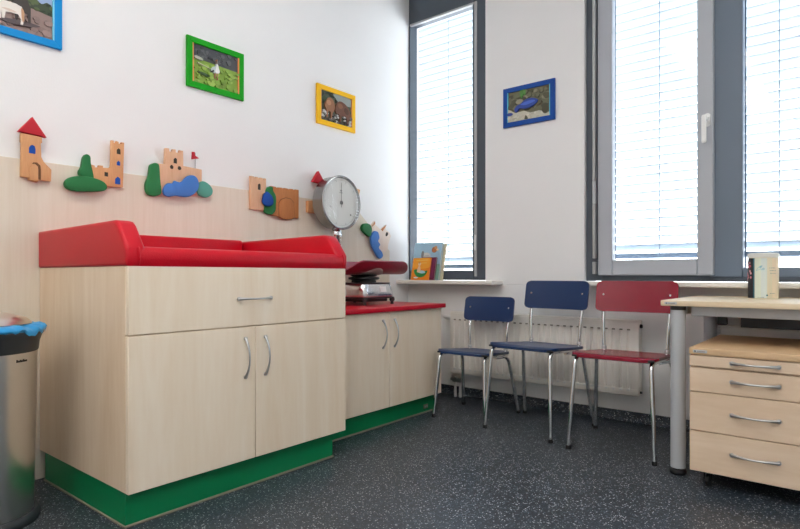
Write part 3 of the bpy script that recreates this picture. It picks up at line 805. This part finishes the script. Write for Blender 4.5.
blue_sh = [('#8fb3c0', [(0, .0), (1, 0), (1, .5), (0, .5)], 0), ('#9fc3d8', [(0, .42), (1, .42), (1, 1), (0, 1)], 0), ('#7fa898', [(0, 0), (1, 0), (1, .40), (.5, .36), (0, .34)], 1),
           ('#6fae8c', [(0, 0), (.3, 0), (.28, .2), (.12, .3), (0, .26)], 1), ('#a05c48', [(0, .46), (.3, .52), (.3, .55), (0, .49)], 0),
           ('#d9d6cf', ell(.46, .64, .16, .09, 0), 0), ('#8e8d8c', ell(.33, .68, .05, .10), 0), ('#c2bfb8', ell(.50, .60, .14, .06), 0), ('#7f7a78', [(.40, .58), (.42, .48), (.45, .48), (.45, .58)], 0), ('#7f7a78', [(.54, .58), (.55, .48), (.58, .48), (.58, .58)], 0),
           ('#b9703c', ell(.74, .80, .09, .08), 0), ('#d39a5c', ell(.78, .86, .05, .04), 0), ('#f0d9b6', ell(.85, .80, .04, .03), 0)]
book(.070, .320, .278, .016, -.046, 11, '#a9cfe6', paper, blue_sh, 'tall pale blue picture book with a small donkey, behind the other books', .02)
book(.110, .336, .266, .014, -.022, 10, '#d8cfae', paper, [], 'cream coloured book at the very back of the stack', .02)
book(.168, .300, .166, .012, -.075, 11, '#6e2448', paper, [('#7d2c55', [(.1, .1), (.9, .1), (.9, .9), (.1, .9)], 0)], 'dark purple book between the orange and the pale blue book', .02)
orange_sh = [('#f7a62b', [(.05, .55), (.95, .55), (.95, .95), (.05, .95)], 1), ('#f6c65a', [(.2, .86), (.85, .88), (.85, .92), (.2, .90)], 0), ('#f6c65a', [(.45, .74), (.8, .76), (.8, .79), (.45, .77)], 0),
             ('#1f8a3c', [(.12, .44), (.30, .48), (.70, .40), (.88, .42), (.82, .24), (.62, .12), (.36, .14), (.2, .26)], 1), ('#a8d4e6', ell(.56, .36, .22, .07, -5), 0),
             ('#f0c9a0', [(.30, .40), (.34, .58), (.40, .64), (.46, .58), (.50, .40), (.44, .34), (.34, .34)], 1), ('#f2cfa8', ell(.40, .72, .08, .08), 0), ('#d9a25a', ell(.39, .78, .06, .04), 0),
             ('#e8e4dc', ell(.28, .10, .12, .035), 0)]
book(.106, .266, .163, .010, -.096, 11, '#f08a18', paper, orange_sh, 'small orange picture book showing a child in a green tub, in front', .02)

# ------------------------------------------------------------------ radiators
def radiator(x0, x1, z0, z1, label, group):
    t = thing('radiator', ((x0+x1)/2, -.07, z0), label, 'radiator', group)
    yf, yb = -.102, -.040
    b = MB()
    # front panel with pressed channels
    n = int(round((x1-x0-.05)/.0415)); pitch = (x1-x0-.05)/n
    pts = [(x0, yf+.003), (x0+.022, yf+.003)]
    for k in range(n):
        a = x0+.025+k*pitch
        pts += [(a+pitch*.04, yf+.003), (a+pitch*.20, yf+.0125), (a+pitch*.38, yf+.0125), (a+pitch*.54, yf+.003)]
    pts += [(x1-.022, yf+.003), (x1, yf+.003)]
    prof = pts + [(x1, yf+.018), (x0, yf+.018)]
    zz0, zz1 = z0+.035, z1-.045
    b.prism(prof, XY, zz0, zz1, m=M['rad'])
    b.box((x0, yf+.002, z1-.052), (x1, yf+.014, z1-.004), .003, 1, M['rad'])
    b.box((x0, yf+.002, z0), (x1, yf+.014, z0+.040), .003, 1, M['rad'])
    for k in range(n):
        a = x0+.025+(k+.29)*pitch
        b.box((a-pitch*.19, yf+.0012, z1-.054), (a+pitch*.22, yf+.004, z1-.046), .0008, 1, M['rad_slot'])
        b.box((a-pitch*.18, yf+.0006, z0+.026), (a+pitch*.18, yf+.004, z0+.036), .001, 1, M['white_plastic'])
    b.build('front_panel', None, t)
    b = MB(); b.box((x0+.01, yb-.012, z0), (x1-.01, yb, z1-.006), .003, 1); b.build('back_panel', M['rad'], t)
    b = MB()
    b.box((x0-.002, yf+.006, z1-.004), (x1+.002, yb, z1+.004), .002, 1)
    b.build('top_grille', M['rad'], t)
    for xx in (x0-.001, x1-.003):
        b = MB(); b.box((xx, yf+.004, z0+.004), (xx+.004, yb, z1), .001, 1); b.build('side_cover', M['rad'], t)
    b = MB(); b.lathe([(0, 0), (.011, 0), (.012, .004), (.009, .012), (0, .012)], (x1+.001, (yf+yb)/2, z1-.03), 16, axis='x'); b.build('plug', M['black'], t)
    b = MB(); b.lathe([(0, 0), (.007, 0), (.007, .01), (0, .01)], (x1+.001, (yf+yb)/2, z0+.02), 12, axis='x')
    b.build('plug', M['black'], t)
    return t, yf, yb
t, yf, yb = radiator(.452, 1.712, .170, .592, 'white panel radiator on the wall behind the three chairs', 'panel radiators')
for xx in (.475, .515): b = MB(); b.tube([(xx, -.07, .172), (xx, -.07, .001)], .009, 10); b.build('pipe', M['white_plastic'], t)
b = MB(); b.box((.458, -.09, .105), (.532, -.05, .168), .008, 2); b.tube([(.44, -.07, .125), (.46, -.07, .125)], .012, 10); b.tube([(.495, -.11, .135), (.495, -.088, .135)], .012, 10)
b.build('valve', M['satin'], t)
b = MB(); b.tube([(.385, -.07, .556), (.452, -.07, .556)], [.017, .019], 14); b.tube([(.385, -.07, .556), (.378, -.07, .556)], [.017, .012], 14); b.build('thermostat_head', M['white_plastic'], t)
for z in (.25, .5):
    for xx in (.60, 1.52): b = MB(); b.box((xx, -.040, z), (xx+.04, -.0006, z+.03)); b.build('bracket', M['rad'], t)
t, yf, yb = radiator(2.115, 3.35, .170, .588, 'white panel radiator under the desk behind the drawer pedestal', 'panel radiators')
b = MB(); b.tube([(2.115, -.07, .565), (2.045, -.07, .565)], [.018, .016], 14); b.tube([(2.045, -.07, .565), (2.036, -.07, .565)], [.016, .011], 14); b.build('thermostat_head', M['white_plastic'], t)
for z in (.25, .5):
    for xx in (2.25, 3.16): b = MB(); b.box((xx, -.040, z), (xx+.04, -.0006, z+.03)); b.build('bracket', M['rad'], t)

# ------------------------------------------------------------------ school chairs
def chair(loc, rz, sh, w, d, bz0, bz1, bw, mat, label):
    """sh seat height, w front leg spread, d leg depth, backrest bz0..bz1, width bw; front faces -y"""
    t = thing('school_chair', (loc[0], loc[1], 0), label, 'chair', 'school chairs along the window wall', rz)
    L = Vector((loc[0], loc[1], 0))
    o = lambda x, y, z: (L.x+x, L.y+y, z)          # thing is unrotated while parts are written
    hw, hd = w/2, d/2
    sw, sd = w+.012, d*.93
    yf, yr = -hd+.005, -hd+.005+sd
    # seat: rounded plywood with a waterfall front and a slight dish
    def seat_top(s, q):
        v = yf + (yr-yf)*s
        e = 0
        cr = .055
        dv = min(v-yf, yr-v)
        ins = cr - math.sqrt(max(0, cr*cr-(cr-dv)**2)) if dv < cr else 0
        half = (sw/2 - .018*s) - ins
        x = half*(2*q-1)
        z = sh - .006*(1-abs(2*q-1)**2)*math.sin(PI*min(1, max(0, s))) - .012*max(0, 1-s/.14)**2 - .030*s + .004*max(0, (s-.8)/.2)**2
        return Vector(o(x, v, z)), Vector((0, 0, 1))
    MB().sheet(36, 20, seat_top, .0115).build('seat', mat, t, angle=50)
    # backrest: curved plywood
    ytop, ybot = yr+.045, yr+.015
    def back_top(s, q):
        z = bz0 + (bz1-bz0)*s
        cr = .028
        dv = min(z-bz0, bz1-z)
        ins = cr - math.sqrt(max(0, cr*cr-(cr-dv)**2)) if dv < cr else 0
        half = bw/2 - ins
        a = (2*q-1); x = half*a
        y = ybot + (ytop-ybot)*s - .020*(x/(bw/2))**2 - .016
        zz = z + .006*(1-(x/(bw/2))**2)*(-1 if s > .5 else 0)*0 + .004*(x/(bw/2))**2*(1 if s > .5 else -1)*0
        n = Vector((-.08*x/(bw/2), -1, .12)).normalized()
        return Vector(o(x, y, zz)), n
    bk = MB().sheet(26, 20, back_top, .010).build('backrest', mat, t, angle=50)
    px = bw/2-.037
    def yback(z): return ybot+(ytop-ybot)*(z-bz0)/(bz1-bz0) - .016 - .020*(px/(bw/2))**2
    for s in (-1, 1):
        zc = (bz0+bz1)/2 + .008
        b = MB(); b.lathe([(0, -.003), (.004, -.0028), (.0062, -.0005), (.0062, .003), (0, .003)], o(s*px, yback(zc)+.0005, zc), 14, axis='y'); b.build('screw', M['chrome'], bk)
    r = .0105
    for s in (-1, 1):
        xb = s*px
        # back post
        b = MB()
        b.tube([o(xb*.93, yr-.12, sh-.046), o(xb*.93, yr-.016, sh-.046), o(xb*.97, yr-.012, sh+.10), o(xb, yback(bz0)+.021, bz0+.01), o(xb, yback(bz1-.03)+.021, bz1-.03)], .0092, 12, fillet=.035)
        b.build('back_post', M['chrome'], t)
        b = MB(); b.lathe([(.0098, .0), (.0125, .002), (.0125, .016), (.0098, .020)], o(xb*.935, yr-.0155, sh-.024), 14); b.build('collar', M['satin'], t)
        # front leg runs back under the seat as a rail
        xf, xt = s*hw, s*(hw-.022)
        l = MB()
        l.tube([o(xf, -hd-.012, .012), o(xt, -hd+.020, sh-.026), o(xt*.97, hd-.06, sh-.044)], r, 12, fillet=.045)
        l = l.build('leg', M['chrome'], t)
        b = MB(); b.lathe([(0, 0), (.0125, 0), (.0128, .010), (.0112, .018)], o(xf, -hd-.012, 0.0005), 14); b.build('foot_cap', M['black'], l)
        b = MB(); b.box(o(xt-.014, -hd+.008, sh-.022), o(xt+.014, -hd+.05, sh-.0125), .003, 1); b.build('seat_block', M['black'], l)
        xr = s*(hw+.022)
        l = MB()
        l.tube([o(xr, hd, .012), o(s*(hw-.012), hd-.075, sh-.052), o(s*(hw-.03), -.02, sh-.046)], r, 12, fillet=.05)
        l = l.build('leg', M['chrome'], t)
        b = MB(); b.lathe([(0, 0), (.0125, 0), (.0128, .010), (.0112, .018)], o(xr, hd, 0.0005), 14); b.build('foot_cap', M['black'], l)
    b = MB(); b.tube([o(-(hw-.022), -hd+.07, sh-.028), o(hw-.022, -hd+.07, sh-.028)], .008, 10); b.build('cross_bar', M['chrome'], t)
    b = MB(); b.tube([o(-(hw-.022), yr-.10, sh-.046), o(hw-.022, yr-.10, sh-.046)], .008, 10)
    b.build('cross_bar', M['chrome'], t)
    return t
chair((.850, -.414), math.radians(2), .406, .345, .375, .560, .712, .346, M['navy'], 'small low navy blue school chair nearest the low cabinet')
chair((1.272, -.432), math.radians(-4.5), .476, .400, .440, .652, .816, .400, M['navy'], 'larger navy blue school chair in the middle')
chair((1.756, -.482), math.radians(1.2), .474, .396, .440, .655, .818, .412, M['maroon'], 'dark red school chair beside the desk leg')

# ------------------------------------------------------------------ desk
t = thing('desk', (2.8, -.43, 0), 'beech-topped desk with round silver legs under the right window', 'desk')
b = MB(); b.box((2.008, -.802, .719), (3.6, -.06, .742), .003, 2); b.build('desktop', M['beech_top'], t)
for (x, y) in ((2.066, -.752), (3.54, -.752), (2.078, -.150), (3.54, -.150)):
    l = MB().lathe([(0, .028), (.030, .028), (.030, .700), (0, .700)], (x, y, 0), 28).build('leg', M['alu'], t)
    MB().lathe([(0, .0005), (.032, .0005), (.034, .006), (.034, .016), (.031, .020), (.026, .022), (.026, .028), (0, .028)], (x, y, 0), 28).build('foot', M['black'], l)
    MB().lathe([(0, .7005), (.031, .7005), (.031, .7185), (0, .7185)], (x, y, 0), 28).build('collar', M['black'], l)
b = MB(); b.box((2.112, -.735, .676), (3.50, -.700, .7185), .003, 1); b.build('rail', M['alu'], t)
b = MB(); b.box((2.06, -.715, .68), (2.095, -.19, .7185), .003, 1); b.build('rail', M['alu'], t)
b = MB(); b.box((3.50, -.70, .68), (3.54, -.19, .7185), .003, 1); b.build('rail', M['alu'], t)
b = MB(); b.box((2.115, -.19, .676), (3.50, -.155, .7185), .003, 1); b.build('rail', M['alu'], t)
b = MB(); b.box((2.240, -.34, .606), (3.40, -.22, .612), .002, 1); b.box((2.240, -.343, .606), (3.40, -.338, .658), .002, 1); b.box((2.240, -.222, .606), (3.40, -.217, .7), .002, 1)
b.box((2.30, -.222, .69), (2.34, -.18, .705)); b.box((3.2, -.222, .69), (3.24, -.18, .705))
b.build('cable_tray', M['bin_rim'], t)
b = MB(); b.box((2.112, -.17, .60), (2.155, -.13, .66), .004, 1); b.build('bracket', M['black'], t)
b = MB(); b.box((2.024, -.8035, .7255), (2.072, -.8018, .7355), .0006, 1, M['alu']); b.box((2.029, -.8042, .7285), (2.035, -.8033, .7325), 0, 1, M['black'])
for k in range(7): b.box((2.039+.004*k, -.8042, .7288), (2.0415+.004*k, -.8033, .7322), 0, 1, M['rad_slot'])
b.build('name_plate', M['alu'], t)

# tin on the desk
tx, ty = 2.328, -.33
t = thing('tin', (tx, ty, .7423), 'pale printed tin with a lid standing on the desk', 'tin')
R = .060
MB().lathe([(0, .7424), (R-.002, .7424), (R, .745), (R, .928), (0, .928)], (tx, ty, 0), 56).build('can', flat('#e6dfc6'), t)
MB().lathe([(R-.001, .928), (R+.002, .9285), (R+.002, .944), (R-.001, .948), (R-.006, .950), (R-.010, .947), (0, .947)], (tx, ty, 0), 56).build('lid', flat('#dfe0da'), t)
def wrap(b, a0, a1, z0, z1, m, lift=.0006):
    n = max(2, int(abs(a1-a0)/5)+1); tt = bmesh.new(); A = []
    for k in range(n+1):
        a = math.radians(a0+(a1-a0)*k/n); r = R+lift
        A.append((tt.verts.new((tx+r*math.cos(a), ty+r*math.sin(a), z0)), tt.verts.new((tx+r*math.cos(a), ty+r*math.sin(a), z1))))
    for p, q in zip(A, A[1:]): tt.faces.new((p[0], q[0], q[1], p[1]))
    b._merge(tt, m)
def wpoly(b, pts, m, lift):
    # pts (angle deg, z)
    tt = bmesh.new()
    vs = [tt.verts.new((tx+(R+lift)*math.cos(math.radians(a)), ty+(R+lift)*math.sin(math.radians(a)), z)) for a, z in pts]
    f = tt.faces.new(vs); bmesh.ops.triangulate(tt, faces=[f]); b._merge(tt, m)
b = MB()
# angle -84 deg faces the camera
wrap(b, -192, -124, .746, .926, flat('#26272c'), .0004)
wrap(b, -124, -117, .746, .926, flat('#2f6f80'), .0006)
wrap(b, -117, -92, .746, .926, flat('#d9e2d2'), .0005)
wrap(b, -92, -70, .746, .926, flat('#d5e0dd'), .0006)
wrap(b, -50, -16, .746, .926, flat('#eddcc0'), .0005)
Rr = random.Random(5)
for k in range(16):
    a = Rr.uniform(-172, -132); z = Rr.uniform(.83, .908); s = Rr.uniform(4, 8)
    wpoly(b, [(a-s, z), (a-s*.3, z+s*.0011), (a+s*.6, z+s*.0009), (a+s, z-.001), (a+s*.4, z-s*.001), (a-s*.5, z-s*.0009)], flat(Rr.choice(['#c7566a', '#d98896', '#a23c50', '#e8b0b4'])), .0012+.0001*k)
wpoly(b, [(-112, .868), (-104, .882), (-94, .892), (-86, .893), (-90, .884), (-98, .873)], flat('#8fbecb'), .0012)
wpoly(b, [(-96, .872), (-84, .884), (-78, .880), (-80, .872)], flat('#a9ccd4'), .0012)
wpoly(b, [(-74, .756), (-70, .766), (-66, .756)], flat('#3c7f86'), .0014)
for (z, a0, a1) in ((.880, -62, -38), (.868, -60, -36), (.856, -58, -34), (.766, -60, -42), (.748, -104, -84)):
    a = a0
    while a < a1:
        s = Rr.uniform(2, 5); wrap(b, a, a+s, z, z+Rr.uniform(.0016, .0034), flat('#8f9c98'), .0012); a += s+1.6
b.build('printed_label', None, t)

M['beech_tan'] = wood('beech tan laminate', '#dcbd97', '#cda97f', scale=(1.2, 22, 22))
# ------------------------------------------------------------------ drawer pedestal on castors
t = thing('drawer_pedestal', (2.36, -.66, 0), 'beech drawer pedestal on castors under the desk', 'drawer unit')
px0, px1 = 2.141, 2.571
b = MB(); b.box((px0+.002, -.880, .072), (px1-.002, -.285, .533), .002, 1); b.build('body', M['beech'], t)
b = MB(); b.box((px0, -.905, .5345), (px1, -.275, .561), .0025, 2); b.build('top_board', M['beech_tan'], t)
for (z0, z1, hz) in ((.4885, .531, .511), (.3885, .4825, .439), (.2335, .3855, .312), (.0715, .2305, .159)):
    d = MB(); yy = -.902 if hz > .5 else -.899
    d.box((px0+.001, yy, z0), (px1-.001, -.8815, z1), .0018, 1); d = d.build('drawer', M['beech'], t)
    bow_handle(MB(), (2.290, yy, hz), (2.442, yy, hz), (0, -1, 0), .0052, .024).build('handle', M['satin'], d)
for (x, y) in ((px0+.055, -.83), (px1-.055, -.83), (px0+.055, -.36), (px1-.055, -.36)):
    c = MB(); c.lathe([(0, -.009), (.020, -.009), (.024, -.005), (.024, .005), (.020, .009), (0, .009)], (x, y, .0245), 24, axis='x')
    c.tube([(x-.013, y, .0245), (x-.013, y-.004, .050), (x-.013, y, .058)], .003, 8); c.tube([(x+.013, y, .0245), (x+.013, y-.004, .050), (x+.013, y, .058)], .003, 8)
    c.box((x-.02, y-.02, .056), (x+.02, y+.02, .0715), .002, 1)
    c.build('castor', M['black'], t)
b = MB(); b.box((2.156, -.9065, .5425), (2.206, -.9048, .5535), .0006, 1, M['alu']); b.box((2.160, -.9072, .5455), (2.167, -.9063, .5505), 0, 1, M['black'])
for k in range(7): b.box((2.171+.004*k, -.9072, .5458), (2.1735+.004*k, -.9063, .5502), 0, 1, M['rad_slot'])
b.build('name_plate', M['alu'], t)

# ------------------------------------------------------------------ pedal bin
bx, by = .338, -2.792
R = .168
t = thing('pedal_bin', (bx, by, 0), 'tall stainless steel pedal bin with blue bag, left of the changing table', 'bin')
MB().lathe([(0, .030), (R-.014, .030), (R-.013, .034), (R-.002, .590), (0, .590)], (bx, by, 0), 64).build('bin_body', M['steel'], t)
MB().lathe([(0, .0005), (R+.004, .0005), (R+.008, .010), (R+.006, .026), (R-.002, .034), (R-.014, .034), (R-.014, .030), (0, .030)], (bx, by, 0), 64).build('base_ring', M['bin_rim'], t)
MB().lathe([(R-.003, .585), (R+.001, .590), (R+.004, .618), (R+.012, .641), (R+.018, .649), (R+.018, .657), (R+.012, .661), (R-.012, .661), (R-.02, .643), (R-.02, .590)], (bx, by, 0), 64).build('rim', M['bin_rim'], t)
# bag edge, crumpled over the rim
tt = MB(); Rb = random.Random(9)
N = 120; prof = []
bm = bmesh.new(); rings = []
for k in range(N):
    a = 2*PI*k/N
    w_ = .006*math.sin(7*a)+.004*math.sin(17*a+1)+.003*math.sin(31*a+2)
    ring = []
    for (r, z) in ((R-.03, .680), (R-.012, .678+w_*.5), (R+.004, .675+w_), (R+.019, .669+w_), (R+.0235+w_*.3, .660+w_), (R+.021, .653+w_*1.3), (R+.0185, .658), (R+.014, .6625), (R-.012, .6625)):
        ring.append(bm.verts.new((bx+r*math.cos(a), by+r*math.sin(a), z)))
    rings.append(ring)
for k in range(N):
    A, B = rings[k], rings[(k+1) % N]
    for j in range(len(A)-1): bm.faces.new((A[j], B[j], B[j+1], A[j+1]))
tt._merge(bm, None)
tt.build('bin_bag', M['bag'], t, angle=70)
MB().lathe([(0, .724), (.05, .721), (.10, .711), (.135, .698), (R-.020, .686), (R-.018, .682), (0, .682)], (bx, by, 0), 56).build('lid', M['steel'], t)
# pedal towards the room
ang = math.radians(-14)
ca, sa = math.cos(ang), math.sin(ang)
b = MB()
b.tube([(bx+ca*(R-.03), by+sa*(R-.03), .020), (bx+ca*(R+.035), by+sa*(R+.035), .024)], .010, 10)
b.tube([(bx+ca*(R+.03)-sa*.03, by+sa*(R+.03)+ca*.03, .026), (bx+ca*(R+.04), by+sa*(R+.04), .026), (bx+ca*(R+.03)+sa*.03, by+sa*(R+.03)-ca*.03, .026)], .013, 10)
b.build('pedal', M['black'], t)
b = MB()
for k, (hh, dz_) in enumerate(((.009, 0), (.006, -.0015), (.008, -.0005), (.006, -.0015), (.009, 0), (.006, -.0015), (.006, -.0015))):
    a = math.radians(22+2.1*k); r = R-.0035
    x, y = bx+r*math.cos(a), by+r*math.sin(a)
    b.prism([(-.0022, -hh/2+dz_), (.0022, -hh/2+dz_), (.0016, hh/2+dz_), (-.0016, hh/2+dz_)], lambda u, v, d, x=x, y=y, a=a: (x-u*math.sin(a)+d*math.cos(a), y+u*math.cos(a)+d*math.sin(a), .562+v), -.002, .0035)
b.build('lettering', M['black'], t)

# ------------------------------------------------------------------ daylight
wd = bpy.data.worlds.new('World'); SC.world = wd; wd.use_nodes = True
nt = wd.node_tree; bg = nt.nodes['Background']
tc = nt.nodes.new('ShaderNodeTexCoord'); sx = nt.nodes.new('ShaderNodeSeparateXYZ')
nt.links.new(tc.outputs['Generated'], sx.inputs[0])
cr = nt.nodes.new('ShaderNodeValToRGB')
cr.color_ramp.elements[0].position = .0; cr.color_ramp.elements[0].color = (.82, .84, .86, 1)
cr.color_ramp.elements[1].position = 1.; cr.color_ramp.elements[1].color = (.93, .97, 1, 1)
mr = nt.nodes.new('ShaderNodeMapRange'); mr.inputs['From Min'].default_value = -1; mr.inputs['From Max'].default_value = 1
nt.links.new(sx.outputs['Z'], mr.inputs['Value']); nt.links.new(mr.outputs['Result'], cr.inputs['Fac'])
nt.links.new(cr.outputs['Color'], bg.inputs['Color'])
bg.inputs['Strength'].default_value = 9.0

# ------------------------------------------------------------------ camera
cam = bpy.data.cameras.new('Camera'); co = bpy.data.objects.new('Camera', cam); COL.objects.link(co)
F = 568.
cam.sensor_width = 36; cam.lens = F/800*36
cam.shift_y = 10.5/800
cam.clip_start = .02
co.location = (2.675, -3.395, .85)
co.rotation_euler = (PI/2, 0, math.atan2(461, 568))
SC.camera = co
SC.view_settings.view_transform = 'Standard'; SC.view_settings.look = 'None'
SC.view_settings.gamma = 1; SC.view_settings.exposure = 0.12
SC.view_settings.use_curve_mapping = False
SC.cycles.use_denoising = True
SC.cycles.max_bounces = 10; SC.cycles.diffuse_bounces = 6; SC.cycles.transparent_max_bounces = 16
SC.cycles.sample_clamp_indirect = 8
SC.cycles.caustics_reflective = False; SC.cycles.caustics_refractive = False
